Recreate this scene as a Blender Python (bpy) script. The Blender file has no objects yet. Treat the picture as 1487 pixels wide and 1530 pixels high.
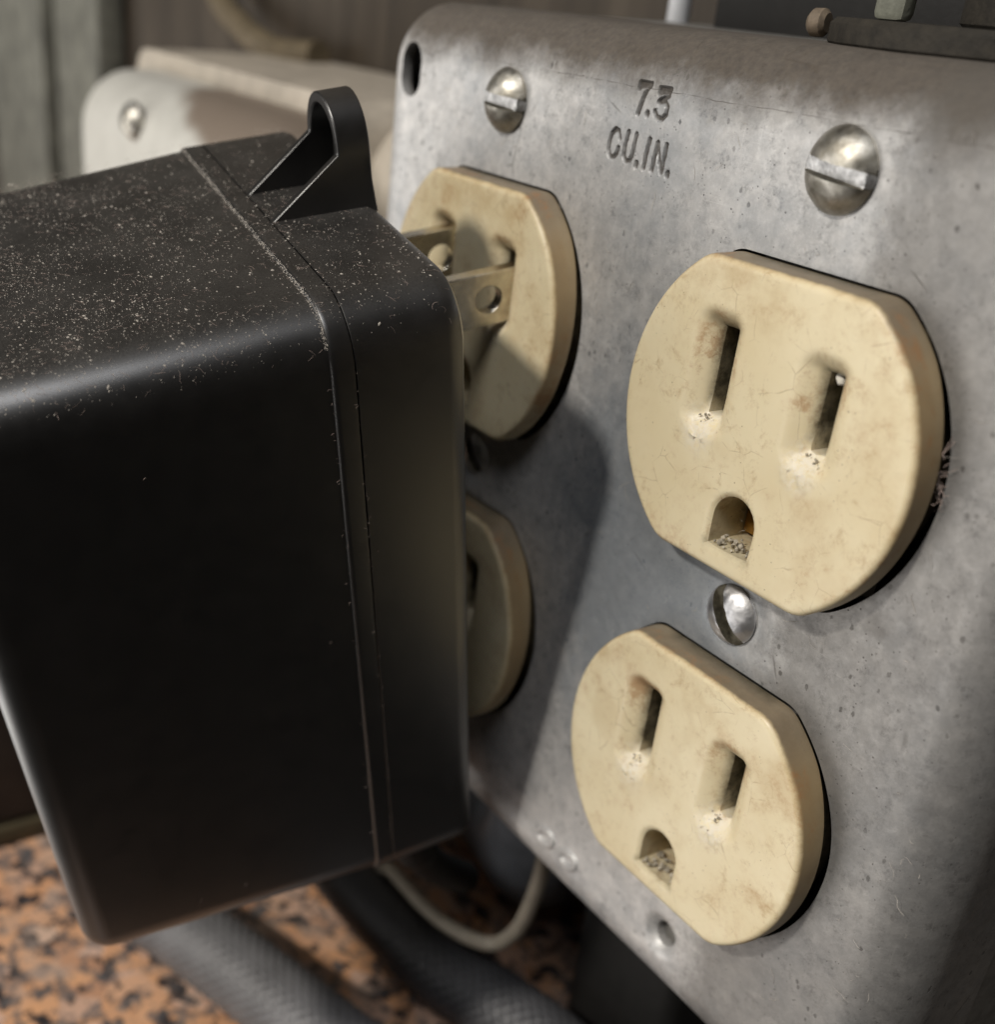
import bpy, bmesh, math, random
import numpy as np
from mathutils import Vector, Matrix, noise
from mathutils.geometry import delaunay_2d_cdt

random.seed(7)
S = 0.1                       # mesh code is in millimetres; one scene unit is one centimetre
scene = bpy.context.scene
scene.unit_settings.scale_length = 0.01

# ------------------------------------------------------------------ camera, world, lamps, exposure
CAM_POS = (67.5437, -83.9777, 53.1762)
CAM_ROT = ((0.5167177, 0.8525732, 0.0782419), (0.4274986, -0.1777501, -0.8863689), (-0.7417869, 0.4914508, -0.4563204))
F_PX, CX, CY = 1761.020, -139.351, 106.242
cam_data = bpy.data.cameras.new("camera")
cam = bpy.data.objects.new("camera", cam_data)
scene.collection.objects.link(cam)
scene.camera = cam
r0, r1, r2 = [Vector(r) for r in CAM_ROT]
m = Matrix((r0, -r1, -r2)).transposed().to_4x4()
m.translation = Vector(CAM_POS) * S
cam.matrix_world = m
cam_data.sensor_fit = 'HORIZONTAL'
cam_data.sensor_width = 36.0
cam_data.lens = F_PX / 1487 * 36.0
cam_data.shift_x = -CX / 1487
cam_data.shift_y = CY / 1487
cam_data.clip_start = 0.05
cam_data.clip_end = 1000
cam_data.dof.use_dof = True
cam_data.dof.focus_distance = 109 * S
cam_data.dof.aperture_fstop = cam_data.lens * 1e-3 / (2 * 0.92 * S)

scene.view_settings.view_transform = 'Standard'
scene.view_settings.look = 'None'
scene.view_settings.exposure = 0.0
scene.view_settings.gamma = 1.0

world = bpy.data.worlds.new("World")
scene.world = world
world.use_nodes = True
bg = world.node_tree.nodes["Background"]
bg.inputs[0].default_value = (1.0, 0.95, 0.88, 1)
bg.inputs[1].default_value = 0.022


def lamp(name, pos_mm, target_mm, size_mm, power, color, shape='DISK'):
    d = bpy.data.lights.new(name, 'AREA')
    d.shape = shape
    d.size = size_mm * S
    d.energy = power
    d.color = color
    o = bpy.data.objects.new(name, d)
    o.location = Vector(pos_mm) * S
    o.rotation_euler = (Vector(target_mm) - Vector(pos_mm)).to_track_quat('-Z', 'Y').to_euler()
    scene.collection.objects.link(o)
    return o


lamp("ceiling_lamp", (-10, -760, 620), (-30, 0, 0), 80, 68000, (1.0, 0.94, 0.85))
lamp("overhead_lamp", (240, -420, 790), (-15, -60, 20), 360, 26000, (0.98, 0.98, 1.0))
w = lamp("room_bounce_fill", (-760, -1000, -400), (-10, 0, -10), 1100, 150000, (1.0, 0.965, 0.92), 'RECTANGLE')  # added fill for room bounce and the cover's reflections, not a window
w.data.size_y = 1450 * S


# ------------------------------------------------------------------ node helpers
class NT:
    def __init__(self, name):
        self.m = bpy.data.materials.new(name)
        self.m.use_nodes = True
        self.t = self.m.node_tree
        self.b = self.t.nodes["Principled BSDF"]
        self.out = self.t.nodes["Material Output"]
        self.tc = self.t.nodes.new("ShaderNodeTexCoord")
        self.co = self.tc.outputs["Object"]

    def n(self, typ, **kw):
        nd = self.t.nodes.new(typ)
        for k, v in kw.items():
            setattr(nd, k, v)
        return nd

    def put(self, sock, v):
        if v is None:
            return
        if hasattr(v, "node"):
            self.t.links.new(v, sock)
        elif isinstance(v, (tuple, list)) and len(v) == 3 and sock.type == 'RGBA':
            sock.default_value = (*v, 1)
        else:
            sock.default_value = v

    def noise(self, scale, detail=4, rough=0.55, co=None, dist=0.0):
        nd = self.n("ShaderNodeTexNoise")
        self.put(nd.inputs["Vector"], co or self.co)
        nd.inputs["Scale"].default_value = scale
        nd.inputs["Detail"].default_value = detail
        nd.inputs["Roughness"].default_value = rough
        nd.inputs["Distortion"].default_value = dist
        return nd.outputs["Fac"]

    def voro(self, scale, feature='F1', co=None, out="Distance", rand=1.0):
        nd = self.n("ShaderNodeTexVoronoi", feature=feature)
        self.put(nd.inputs["Vector"], co or self.co)
        nd.inputs["Scale"].default_value = scale
        nd.inputs["Randomness"].default_value = rand
        return nd.outputs[out]

    def ramp(self, fac, stops, interp='LINEAR'):
        nd = self.n("ShaderNodeValToRGB")
        nd.color_ramp.interpolation = interp
        el = nd.color_ramp.elements
        while len(el) < len(stops):
            el.new(0.5)
        for e, (p, c) in zip(el, stops):
            e.position = p
            e.color = (*c, 1) if isinstance(c, (tuple, list)) else (c, c, c, 1)
        self.put(nd.inputs["Fac"], fac)
        return nd.outputs["Color"]

    def mix(self, fac, a, b, mode='MIX'):
        nd = self.n("ShaderNodeMix", data_type='RGBA', blend_type=mode)
        self.put(nd.inputs[0], fac)
        self.put(nd.inputs[6], a)
        self.put(nd.inputs[7], b)
        return nd.outputs[2]

    def math(self, op, a, b=None, c=None, clamp=False):
        nd = self.n("ShaderNodeMath", operation=op, use_clamp=clamp)
        self.put(nd.inputs[0], a)
        self.put(nd.inputs[1], b)
        self.put(nd.inputs[2], c)
        return nd.outputs[0]

    def sep(self, co=None):
        nd = self.n("ShaderNodeSeparateXYZ")
        self.put(nd.inputs[0], co or self.co)
        return nd.outputs

    def mapping(self, scale=(1, 1, 1), rot=(0, 0, 0), loc=(0, 0, 0), co=None):
        nd = self.n("ShaderNodeMapping")
        self.put(nd.inputs["Vector"], co or self.co)
        nd.inputs["Scale"].default_value = scale
        nd.inputs["Rotation"].default_value = rot
        nd.inputs["Location"].default_value = loc
        return nd.outputs[0]

    def mapr(self, v, a, b, c=0.0, d=1.0, smooth=True):
        nd = self.n("ShaderNodeMapRange", interpolation_type='SMOOTHSTEP' if smooth else 'LINEAR')
        self.put(nd.inputs[0], v)
        for i, x in zip((1, 2, 3, 4), (a, b, c, d)):
            nd.inputs[i].default_value = x
        return nd.outputs[0]

    def rand_co(self, k=37.0):
        """object coordinates shifted by each object's own random number, so copies wear differently"""
        oi = self.n("ShaderNodeObjectInfo")
        r = self.math('MULTIPLY', oi.outputs["Random"], k)
        nd = self.n("ShaderNodeVectorMath", operation='ADD')
        self.put(nd.inputs[0], self.co)
        self.t.links.new(r, nd.inputs[1])
        return nd.outputs[0]

    def bump(self, h, strength=0.3, dist=0.02, normal=None):
        nd = self.n("ShaderNodeBump")
        nd.inputs["Strength"].default_value = strength
        nd.inputs["Distance"].default_value = dist
        self.put(nd.inputs["Height"], h)
        if normal:
            self.put(nd.inputs["Normal"], normal)
        return nd.outputs[0]

    def fin(self, color=None, rough=None, metal=None, normal=None, spec=None, **kw):
        self.put(self.b.inputs["Base Color"], color)
        self.put(self.b.inputs["Roughness"], rough)
        self.put(self.b.inputs["Metallic"], metal)
        self.put(self.b.inputs["Normal"], normal)
        self.put(self.b.inputs["Specular IOR Level"], spec)
        for k, v in kw.items():
            self.put(self.b.inputs[k], v)
        return self.m


# ------------------------------------------------------------------ materials (object space is in cm)
def mat_plate():
    t = NT("galvanized_steel")
    x, y, z = t.sep()
    big = t.noise(0.9, 5, 0.6)
    mid = t.noise(5.0, 6, 0.65)
    fine = t.noise(26.0, 5, 0.7)
    col = t.ramp(big, [(0.3, (0.53, 0.52, 0.51)), (0.7, (0.76, 0.745, 0.725))])
    col = t.mix(t.mapr(mid, 0.35, 0.7), t.mix(0.5, col, (0.36, 0.365, 0.37)), col)
    # mottled zinc bloom
    bloom = t.mapr(t.noise(13.0, 10, 0.85), 0.47, 0.60)
    col = t.mix(t.math('MULTIPLY', bloom, 0.38), col, (0.74, 0.73, 0.72))
    smut = t.mapr(t.noise(5.5, 10, 0.85, co=t.mapping(loc=(4, 3, 9))), 0.50, 0.66)
    col = t.mix(t.math('MULTIPLY', smut, 0.62), col, (0.17, 0.17, 0.175))
    # dark pits and specks: noise-broken spots of two sizes
    v1 = t.voro(6.3, co=t.mix(0.16, t.mapping((1.0, 1.0, 0.7)), t.n('ShaderNodeTexNoise').outputs['Color'], 'ADD'))
    s1 = t.mapr(t.math('ADD', v1, t.math('MULTIPLY', t.noise(30, 3), 0.22)), 0.205, 0.255, 1, 0)
    v2 = t.voro(15.0)
    s2 = t.mapr(t.math('ADD', v2, t.math('MULTIPLY', t.noise(14, 3), 0.4)), 0.27, 0.33, 1, 0)
    gate = t.mapr(t.noise(2.2, 3), 0.38, 0.56)
    spots = t.math('MAXIMUM', t.math('MULTIPLY', s1, t.mapr(t.noise(1.9, 3, co=t.mapping(loc=(5, 5, 5))), 0.4, 0.65, 0.1, 0.8)), t.math('MULTIPLY', t.math('MULTIPLY', s2, gate), 0.8))
    col = t.mix(spots, col, (0.10, 0.098, 0.095))
    spang = t.sep(t.voro(6.0, out="Color", co=t.mix(0.12, t.co, t.n("ShaderNodeTexNoise").outputs["Color"], 'ADD')))[0]
    col = t.mix(t.math('MULTIPLY', spang, 0.16), col, (0.30, 0.315, 0.33))
    # hairline scratches
    sc = t.noise(1.0, 2, 0.5, co=t.mapping((1.4, 1, 60), rot=(0, 0.5, 0)), dist=0.15)
    sc2 = t.noise(1.0, 2, 0.5, co=t.mapping((75, 1, 1.7), rot=(0, 0.35, 0)), dist=0.15)
    scr = t.math('MAXIMUM', t.mapr(sc, 0.66, 0.73), t.mapr(sc2, 0.67, 0.74))
    col = t.mix(t.math('MULTIPLY', scr, 0.4), col, (0.75, 0.74, 0.72))
    # blue-grey tarnish, the adapter's dark reflection painted mid-plate, and a few pale rubbed patches
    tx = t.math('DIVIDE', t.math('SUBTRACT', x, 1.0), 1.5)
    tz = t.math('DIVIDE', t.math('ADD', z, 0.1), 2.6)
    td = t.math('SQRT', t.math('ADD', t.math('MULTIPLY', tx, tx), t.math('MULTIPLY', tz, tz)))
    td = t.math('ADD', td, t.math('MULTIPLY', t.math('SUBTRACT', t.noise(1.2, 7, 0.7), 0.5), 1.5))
    tarnish_refl = t.math('MAXIMUM', t.mapr(td, 0.5, 1.35, 1, 0), t.math('MULTIPLY', t.mapr(t.noise(0.55, 6, 0.65, co=t.mapping(loc=(2.2, 0, 6.1))), 0.46, 0.66), 0.5))
    col = t.mix(t.math('MULTIPLY', tarnish_refl, 0.66), col, (0.20, 0.235, 0.275))
    pale = t.mapr(t.noise(1.3, 8, 0.75, co=t.mapping((1.0, 1, 0.6), loc=(9, 0, 3))), 0.60, 0.70)
    col = t.mix(t.math('MULTIPLY', pale, 0.4), col, (0.78, 0.76, 0.74))
    # the forming crease that runs along the top, and fine cracks
    wob = t.math('MULTIPLY', t.noise(2.5, 3), 0.06)
    cl = t.math('ABSOLUTE', t.math('SUBTRACT', t.math('ADD', z, wob), 4.575))
    crease = t.mapr(cl, 0.0, 0.007, 1, 0)
    crease = t.math('MULTIPLY', crease, t.mapr(t.noise(5, 3), 0.35, 0.62))
    col = t.mix(t.math('MULTIPLY', crease, 0.6), col, (0.12, 0.11, 0.10))
    cr = t.voro(0.62, 'DISTANCE_TO_EDGE', co=t.mix(0.28, t.co, t.n("ShaderNodeTexNoise").outputs["Color"], 'ADD'))
    crk = t.math('MULTIPLY', t.mapr(cr, 0.0, 0.011, 1, 0), t.mapr(t.noise(1.7, 2), 0.56, 0.66))
    col = t.mix(t.math('MULTIPLY', crk, 0.5), col, (0.13, 0.125, 0.12))
    # dust cake on the top bend
    dn = t.math('ADD', z, t.math('MULTIPLY', t.math('SUBTRACT', t.noise(1.3, 4, 0.6), 0.5), 0.55))
    dn = t.math('ADD', dn, t.math('MULTIPLY', t.math('SUBTRACT', t.noise(9, 8, 0.8), 0.5), 0.28))
    dust = t.mapr(dn, 4.32, 4.82)
    dustc = t.ramp(t.noise(14, 6, 0.7), [(0.3, (0.045, 0.034, 0.024)), (0.75, (0.10, 0.079, 0.057))])
    col = t.mix(t.math('MULTIPLY', dust, 0.93), col, dustc)
    # right hand side darkened: grime, plus the unlit bend's shade painted in
    gn = t.math('ADD', x, t.math('MULTIPLY', t.math('SUBTRACT', t.noise(4, 6, 0.7), 0.5), 0.8))
    grime_shade = t.mapr(gn, 2.5, 3.1)
    col = t.mix(t.math('MULTIPLY', grime_shade, 0.6), col, (0.10, 0.09, 0.078))
    rough = t.ramp(t.noise(7, 8, 0.75), [(0.3, 0.42), (0.7, 0.66)])
    rough = t.mix(dust, rough, (0.95, 0.95, 0.95))
    rough = t.mix(spots, rough, (0.75, 0.75, 0.75))
    st = t.n("ShaderNodeVertexColor", layer_name="stamp").outputs["Color"]
    st = t.math('MULTIPLY', st, t.mapr(t.noise(22, 4), 0.2, 0.6, 0.75, 1.0))
    col = t.mix(t.math('MULTIPLY', st, 0.93), col, (0.055, 0.046, 0.038))
    rough = t.mix(st, rough, (0.8, 0.8, 0.8))
    metal = t.math('MULTIPLY', t.math('MULTIPLY', t.math('SUBTRACT', 1.0, dust), t.math('SUBTRACT', 1.0, st)), 0.55)
    h = t.math('ADD', t.math('MULTIPLY', mid, 0.5), t.math('MULTIPLY', fine, 0.35))
    h = t.math('SUBTRACT', h, t.math('MULTIPLY', spots, 0.5))
    h = t.math('SUBTRACT', h, t.math('MULTIPLY', t.math('ADD', crease, crk), 0.6))
    h = t.math('ADD', h, t.math('MULTIPLY', t.math('MULTIPLY', dust, t.noise(30, 6, 0.7)), 2.0))
    return t.fin(col, rough, metal, t.bump(h, 0.5, 0.012))


def mat_box():
    t = NT("dull_box_steel")
    col = t.ramp(t.noise(2.5, 6, 0.65), [(0.3, (0.13, 0.125, 0.115)), (0.7, (0.30, 0.29, 0.27))])
    return t.fin(col, 0.6, 0.4, t.bump(t.noise(12, 5), 0.3, 0.02))


def mat_ivory():
    t = NT("aged_ivory_plastic")
    x, y, z = t.sep()
    co = t.rand_co()
    col = t.ramp(t.noise(0.9, 4, co=co), [(0.3, (0.69, 0.585, 0.375)), (0.7, (0.78, 0.69, 0.48))])
    # faint craze lines and rubbed-in dirt
    warp = t.mix(0.22, co, t.n("ShaderNodeTexNoise").outputs["Color"], 'ADD')
    cz = t.voro(3.1, 'DISTANCE_TO_EDGE', co=warp)
    craze = t.math('MULTIPLY', t.mapr(cz, 0.0, 0.022, 1, 0), t.mapr(t.noise(2.6, 6, 0.7, co=co), 0.49, 0.64))
    col = t.mix(t.math('MULTIPLY', craze, 0.45), col, (0.30, 0.20, 0.10))
    rub = t.mapr(t.noise(3.4, 9, 0.8, co=co, dist=0.3), 0.52, 0.70)
    col = t.mix(t.math('MULTIPLY', rub, 0.55), col, (0.40, 0.26, 0.12))
    pol = t.mapr(t.noise(1.1, 4, 0.6, co=co), 0.5, 0.68)
    col = t.mix(t.math('MULTIPLY', pol, 0.30), col, (0.52, 0.39, 0.21))
    sp = t.mapr(t.math('ADD', t.voro(12, co=co), t.math('MULTIPLY', t.noise(25, 3, co=co), 0.25)), 0.17, 0.23, 1, 0)
    sp = t.math('MULTIPLY', sp, t.mapr(t.noise(2.8, 3, co=co), 0.48, 0.6))
    col = t.mix(t.math('MULTIPLY', sp, 0.7), col, (0.20, 0.135, 0.07))
    # white chips and plaster crumbs at the lower slot ends (vertex layer "crumb")
    va = t.n("ShaderNodeVertexColor", layer_name="crumb")
    cm = t.math('MULTIPLY', va.outputs["Color"], t.mapr(t.noise(13, 7, 0.8, co=co, dist=0.8), 0.40, 0.55))
    col = t.mix(cm, col, (0.74, 0.68, 0.56))
    # greasy dust on the side wall, heaviest on the top flat
    ny = t.math('MULTIPLY', t.math('SUBTRACT', t.noise(2.2, 7, 0.7, co=co), 0.5), 0.11)
    yy = t.math('ADD', y, ny)
    side = t.mapr(yy, -0.362, -0.315)
    rimz = t.math('MULTIPLY', t.mapr(yy, -0.388, -0.345), t.mapr(yy, -0.20, -0.10, 1, 0))
    top = t.mapr(t.math('ADD', z, t.math('MULTIPLY', x, -0.10)), 0.65, 1.30)
    right = t.mapr(t.math('ADD', x, t.math('MULTIPLY', z, 0.25)), 0.8, 1.7)
    grain = t.ramp(t.noise(5, 7, 0.7, co=co), [(0.25, (0.13, 0.098, 0.062)), (0.75, (0.225, 0.178, 0.12))])
    brown = t.ramp(t.noise(1.6, 5, 0.6, co=co), [(0.3, (0.20, 0.13, 0.06)), (0.7, (0.33, 0.225, 0.11))])
    tan_amt = t.math('MULTIPLY', rimz, t.math('MAXIMUM', t.math('MULTIPLY', right, 0.55), t.math('MULTIPLY', top, 0.6)))
    col = t.mix(tan_amt, col, (0.50, 0.365, 0.19))
    col = t.mix(t.math('MULTIPLY', side, t.math('MULTIPLY', right, 0.8)), col, brown)
    col = t.mix(t.math('MULTIPLY', side, t.math('MULTIPLY', top, 0.9)), col, grain)
    rust = t.math('MULTIPLY', rimz, t.mapr(t.noise(1.5, 8, 0.78, co=co), 0.50, 0.64))
    col = t.mix(t.math('MULTIPLY', rust, 0.6), col, (0.36, 0.17, 0.06))
    # dirt in the funnel throats, with shade painted down slots and behind lip
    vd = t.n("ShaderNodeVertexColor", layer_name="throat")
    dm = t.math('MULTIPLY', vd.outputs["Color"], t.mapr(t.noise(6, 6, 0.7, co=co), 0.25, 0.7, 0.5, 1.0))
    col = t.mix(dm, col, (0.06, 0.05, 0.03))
    h = t.math('ADD', t.math('MULTIPLY', t.noise(9, 6, 0.6, co=co), 0.5), t.math('MULTIPLY', cm, 1.2))
    h = t.math('SUBTRACT', h, t.math('MULTIPLY', craze, 0.3))
    rough = t.ramp(t.noise(3, 5, co=co), [(0.3, 0.33), (0.7, 0.52)])
    return t.fin(col, rough, 0.0, t.bump(h, 0.16, 0.010), 0.45, **{"Subsurface Weight": 0.06, "Subsurface Radius": (0.08, 0.05, 0.03), "Subsurface Scale": 1.0})


def mat_screw():
    t = NT("zinc_screw_steel")
    co = t.rand_co()
    col = t.ramp(t.noise(7, 6, 0.7, co=co), [(0.35, (0.36, 0.34, 0.29)), (0.7, (0.66, 0.64, 0.59))])
    ta = t.mapr(t.noise(3.0, 4, co=co), 0.45, 0.7)
    col = t.mix(t.math('MULTIPLY', ta, 0.45), col, (0.26, 0.22, 0.16))
    rough = t.ramp(t.noise(9, 5, co=co), [(0.3, 0.36), (0.7, 0.58)])
    return t.fin(col, rough, 1.0, t.bump(t.noise(14, 5, co=co), 0.25, 0.01))


def mat_bright_screw():
    t = NT("bright_screw_steel")
    col = t.ramp(t.noise(8, 5), [(0.3, (0.62, 0.63, 0.66)), (0.7, (0.80, 0.80, 0.82))])
    return t.fin(col, t.ramp(t.noise(7, 5), [(0.3, 0.38), (0.7, 0.55)]), 1.0, t.bump(t.noise(16, 6), 0.3, 0.01))


def mat_black():
    t = NT("black_abs_plastic")
    n = t.noise(90, 3, 0.6)
    n2 = t.noise(3, 5, 0.6)
    col = t.ramp(n2, [(0.3, (0.0040, 0.0036, 0.0034)), (0.7, (0.0065, 0.0058, 0.0055))])
    # a thin film of dust on faces that look up (settled dust, follows gravity)
    ge = t.n("ShaderNodeNewGeometry")
    nz = t.sep(ge.outputs["Normal"])[2]
    up = t.math('MULTIPLY', t.mapr(nz, 0.5, 0.98), t.mapr(t.noise(60, 6, 0.8), 0.3, 0.75, 0.25, 1.0))
    up = t.math('MULTIPLY', up, t.mapr(t.noise(1.6, 5, 0.6), 0.3, 0.7, 0.5, 1.0))
    col = t.mix(t.math('MULTIPLY', up, 0.16), col, (0.35, 0.32, 0.28))
    rough = t.ramp(n2, [(0.3, 0.34), (0.7, 0.42)])
    rough = t.mix(t.math('MULTIPLY', up, 0.8), rough, (0.6, 0.6, 0.6))
    return t.fin(col, rough, 0.0, t.bump(n, 0.14, 0.004), 0.9, **{"Coat Weight": 0.6, "Coat Roughness": 0.30})


def mat_plain(name, col, rough=0.6, metal=0.0, scale=6.0, var=0.25, bump=0.2, bd=0.02):
    t = NT(name)
    a = tuple(c * (1 - var) for c in col)
    b = tuple(min(1.0, c * (1 + var)) for c in col)
    c = t.ramp(t.noise(scale, 6, 0.65), [(0.3, a), (0.7, b)])
    return t.fin(c, rough, metal, t.bump(t.noise(scale * 3, 5), bump, bd))


def mat_granite():
    t = NT("orange_granite")
    warp = t.mix(0.35, t.co, t.n("ShaderNodeTexNoise").outputs["Color"], 'ADD')
    n1 = t.noise(1.3, 4, 0.6)
    n2 = t.noise(2.3, 4, 0.6, co=t.mapping(loc=(7.3, 2.1, 0)))
    vc = t.voro(1.9, co=warp, out="Color")
    vs = t.sep(vc)
    cell = t.ramp(vs[0], [(0.0, (0.68, 0.36, 0.19)), (0.35, (0.76, 0.41, 0.215)), (0.62, (0.70, 0.48, 0.37)), (0.85, (0.53, 0.27, 0.145)), (1.0, (0.74, 0.55, 0.43))])
    col = t.mix(t.mapr(t.noise(6, 4, 0.6), 0.35, 0.7, 0.0, 0.35), cell, (0.52, 0.33, 0.24))
    blk = t.mapr(n2, 0.515, 0.585)
    col = t.mix(blk, col, (0.035, 0.032, 0.035))
    gry = t.mapr(t.noise(3.6, 4, 0.6, co=t.mapping(loc=(3.1, 8.2, 1))), 0.50, 0.60)
    col = t.mix(t.math('MULTIPLY', gry, 0.8), col, (0.13, 0.12, 0.12))
    col = t.mix(t.mapr(n1, 0.5, 0.7, 0, 0.6), col, (0.50, 0.38, 0.31))
    return t.fin(col, 0.3, 0.0, t.bump(t.noise(5, 3), 0.05, 0.02), 0.5)


def mat_wall():
    t = NT("stained_brown_panel")
    g = t.noise(1.0, 6, 0.6, co=t.mapping((0.9, 1, 0.10)), dist=0.4)
    col = t.ramp(g, [(0.25, (0.017, 0.013, 0.009)), (0.55, (0.048, 0.037, 0.026)), (0.8, (0.088, 0.071, 0.052))])
    return t.fin(col, 0.6, 0.0, t.bump(g, 0.3, 0.03), 0.3)


def mat_box2():
    t = NT("dusty_painted_cover")
    x, y, z = t.sep()
    n = t.noise(1.6, 6, 0.65)
    col = t.ramp(n, [(0.3, (0.50, 0.49, 0.45)), (0.7, (0.60, 0.59, 0.545))])
    # rust-brown dust slumped over the top right of the cover
    d = t.math('ADD', t.math('MULTIPLY', x, 0.27), z)
    d = t.math('ADD', d, t.math('MULTIPLY', t.math('SUBTRACT', t.noise(0.9, 5, 0.6), 0.5), 0.5))
    band = t.math('MULTIPLY', t.mapr(d, 4.85, 5.2), t.mapr(x, 4.4, 5.0, 1, 0))
    col = t.mix(t.math('MULTIPLY', band, 0.92), col, (0.19, 0.145, 0.11))
    return t.fin(col, 0.5, 0.15, t.bump(t.noise(10, 5), 0.2, 0.02))


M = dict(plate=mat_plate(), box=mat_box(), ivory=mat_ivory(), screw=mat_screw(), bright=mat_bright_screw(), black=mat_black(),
         granite=mat_granite(), wall=mat_wall(), box2=mat_box2(),
         blade=mat_plain("nickel_blade", (0.60, 0.56, 0.48), 0.24, 1.0, 7, 0.22, 0.12),
         brass=mat_plain("dull_brass_contact", (0.42, 0.24, 0.06), 0.4, 0.9, 6, 0.3),
         contact=mat_plain("tarnished_contact", (0.16, 0.15, 0.10), 0.45, 0.8, 8, 0.4),
         cavity=mat_plain("dark_slot_plastic", (0.045, 0.036, 0.022), 0.8, 0.0),
         dust=mat_plain("grey_dust_lint", (0.46, 0.42, 0.37), 0.9, 0.0, 40, 0.35, 0.0),
         lint=mat_plain("pinkish_lint", (0.42, 0.33, 0.29), 0.9, 0.0, 40, 0.3, 0.0),
         sleeve=mat_plain("braided_grey_sleeve", (0.15, 0.15, 0.158), 0.38, 0.0, 1.5, 0.2, 0.05),
         greycable=mat_plain("blue_grey_jacket", (0.15, 0.16, 0.18), 0.45, 0.0, 1.2, 0.35, 0.1),
         beige=mat_plain("beige_wire_jacket", (0.40, 0.35, 0.275), 0.5, 0.0, 2, 0.2, 0.1),
         rubber=mat_plain("black_rubber", (0.010, 0.0095, 0.009), 0.55, 0.0, 5, 0.3, 0.2),
         conduit=mat_plain("greenish_zinc_conduit", (0.21, 0.215, 0.175), 0.6, 0.3, 5, 0.35, 0.3),
         nut=mat_plain("grimy_locknut", (0.026, 0.022, 0.016), 0.75, 0.2, 7, 0.5, 0.5),
         cream=mat_plain("cream_pipe_paint", (0.47, 0.42, 0.35), 0.4, 0.0, 1.5, 0.25, 0.1),
         whitep=mat_plain("white_rod_paint", (0.42, 0.43, 0.45), 0.4, 0.0, 2, 0.1, 0.1),
         greyboard=mat_plain("weathered_grey_board", (0.13, 0.13, 0.108), 0.7, 0.0, 1.2, 0.5, 0.3),
         tan=mat_plain("tan_cord", (0.11, 0.085, 0.05), 0.7, 0.0, 4, 0.3, 0.3),
         grime_shade=mat_plain("slot_grime_shade", (0.10, 0.09, 0.065), 0.55, 0.5, 12, 0.6, 0.4),  # dirt in the screw slots, also painting shade along their walls
         tanmetal=mat_plain("dusty_bond_screw", (0.16, 0.125, 0.09), 0.7, 0.2, 8, 0.4),
         chip=mat_plain("white_plaster", (0.66, 0.63, 0.56), 0.85, 0.0, 12, 0.15, 0.3),
         darkbrown=mat_plain("dark_brown_box", (0.030, 0.023, 0.019), 0.6, 0.0, 2, 0.3),
         grit=mat_plain("pale_grit", (0.36, 0.32, 0.25), 0.85, 0.0, 9, 0.6, 0.3),
         sleeve_dark=mat_plain("dark_braided_sleeve", (0.06, 0.06, 0.064), 0.42, 0.0, 1.5, 0.2, 0.05),
         slotmetal=mat_plain("slot_floor_sheen", (0.52, 0.52, 0.52), 0.42, 1.0, 10, 0.45, 0.5),  # pale colour paints in the bright reflection on the slot floors
         olive=mat_plain("olive_strip", (0.07, 0.055, 0.028), 0.6, 0.0, 3, 0.3, 0.2))


# ------------------------------------------------------------------ object helpers
def link(o, parent=None):
    scene.collection.objects.link(o)
    if parent:
        o.parent = parent
    return o


def smooth_by_angle(bm, deg):
    lim = math.radians(deg)
    for f in bm.faces:
        f.smooth = True
    for e in bm.edges:
        if len(e.link_faces) == 2:
            e.smooth = e.calc_face_angle(0) < lim
        else:
            e.smooth = False


def obj(name, bm, mat, parent=None, deg=35, recalc=True):
    """link a bmesh given in mm as one mesh object"""
    if recalc:
        bmesh.ops.recalc_face_normals(bm, faces=bm.faces)
    smooth_by_angle(bm, deg)
    bmesh.ops.scale(bm, vec=(S, S, S), verts=bm.verts)
    me = bpy.data.meshes.new(name)
    bm.to_mesh(me)
    bm.free()
    for x in (mat if isinstance(mat, (list, tuple)) else [mat]):
        me.materials.append(x)
    return link(bpy.data.objects.new(name, me), parent)


def thing(name, label, cat, loc=(0, 0, 0), rot=None, group=None):
    o = bpy.data.objects.new(name, None)
    o.empty_display_size = 0.2
    o.location = Vector(loc) * S
    if rot is not None:
        o.rotation_euler = rot
    link(o)
    return tag(o, label, cat, group)


def tag(o, label, cat, group=None):
    o["label"] = label
    o["category"] = cat
    if group:
        o["group"] = group
    return o


def struct(o):
    o["kind"] = "structure"
    return o


def add_box(bm, lo, hi, bevel=0.0, seg=2):
    v = [bm.verts.new((x, y, z)) for x in (lo[0], hi[0]) for y in (lo[1], hi[1]) for z in (lo[2], hi[2])]
    fs = [bm.faces.new([v[i] for i in q]) for q in ((0, 1, 3, 2), (4, 6, 7, 5), (0, 4, 5, 1), (2, 3, 7, 6), (0, 2, 6, 4), (1, 5, 7, 3))]
    if bevel:
        es = list({e for f in fs for e in f.edges})
        bmesh.ops.bevel(bm, geom=es, offset=bevel, segments=seg, profile=0.5, affect='EDGES')


def catmull(pts, per=12):
    P = [Vector(p) for p in pts]
    P = [P[0] * 2 - P[1]] + P + [P[-1] * 2 - P[-2]]
    out = []
    for i in range(1, len(P) - 2):
        for k in range(per):
            t = k / per
            a, b, c, d = P[i - 1:i + 3]
            out.append(0.5 * ((2 * b) + (c - a) * t + (2 * a - 5 * b + 4 * c - d) * t * t + (3 * b - a - 3 * c + d) * t ** 3))
    out.append(P[-2])
    return out


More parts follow.
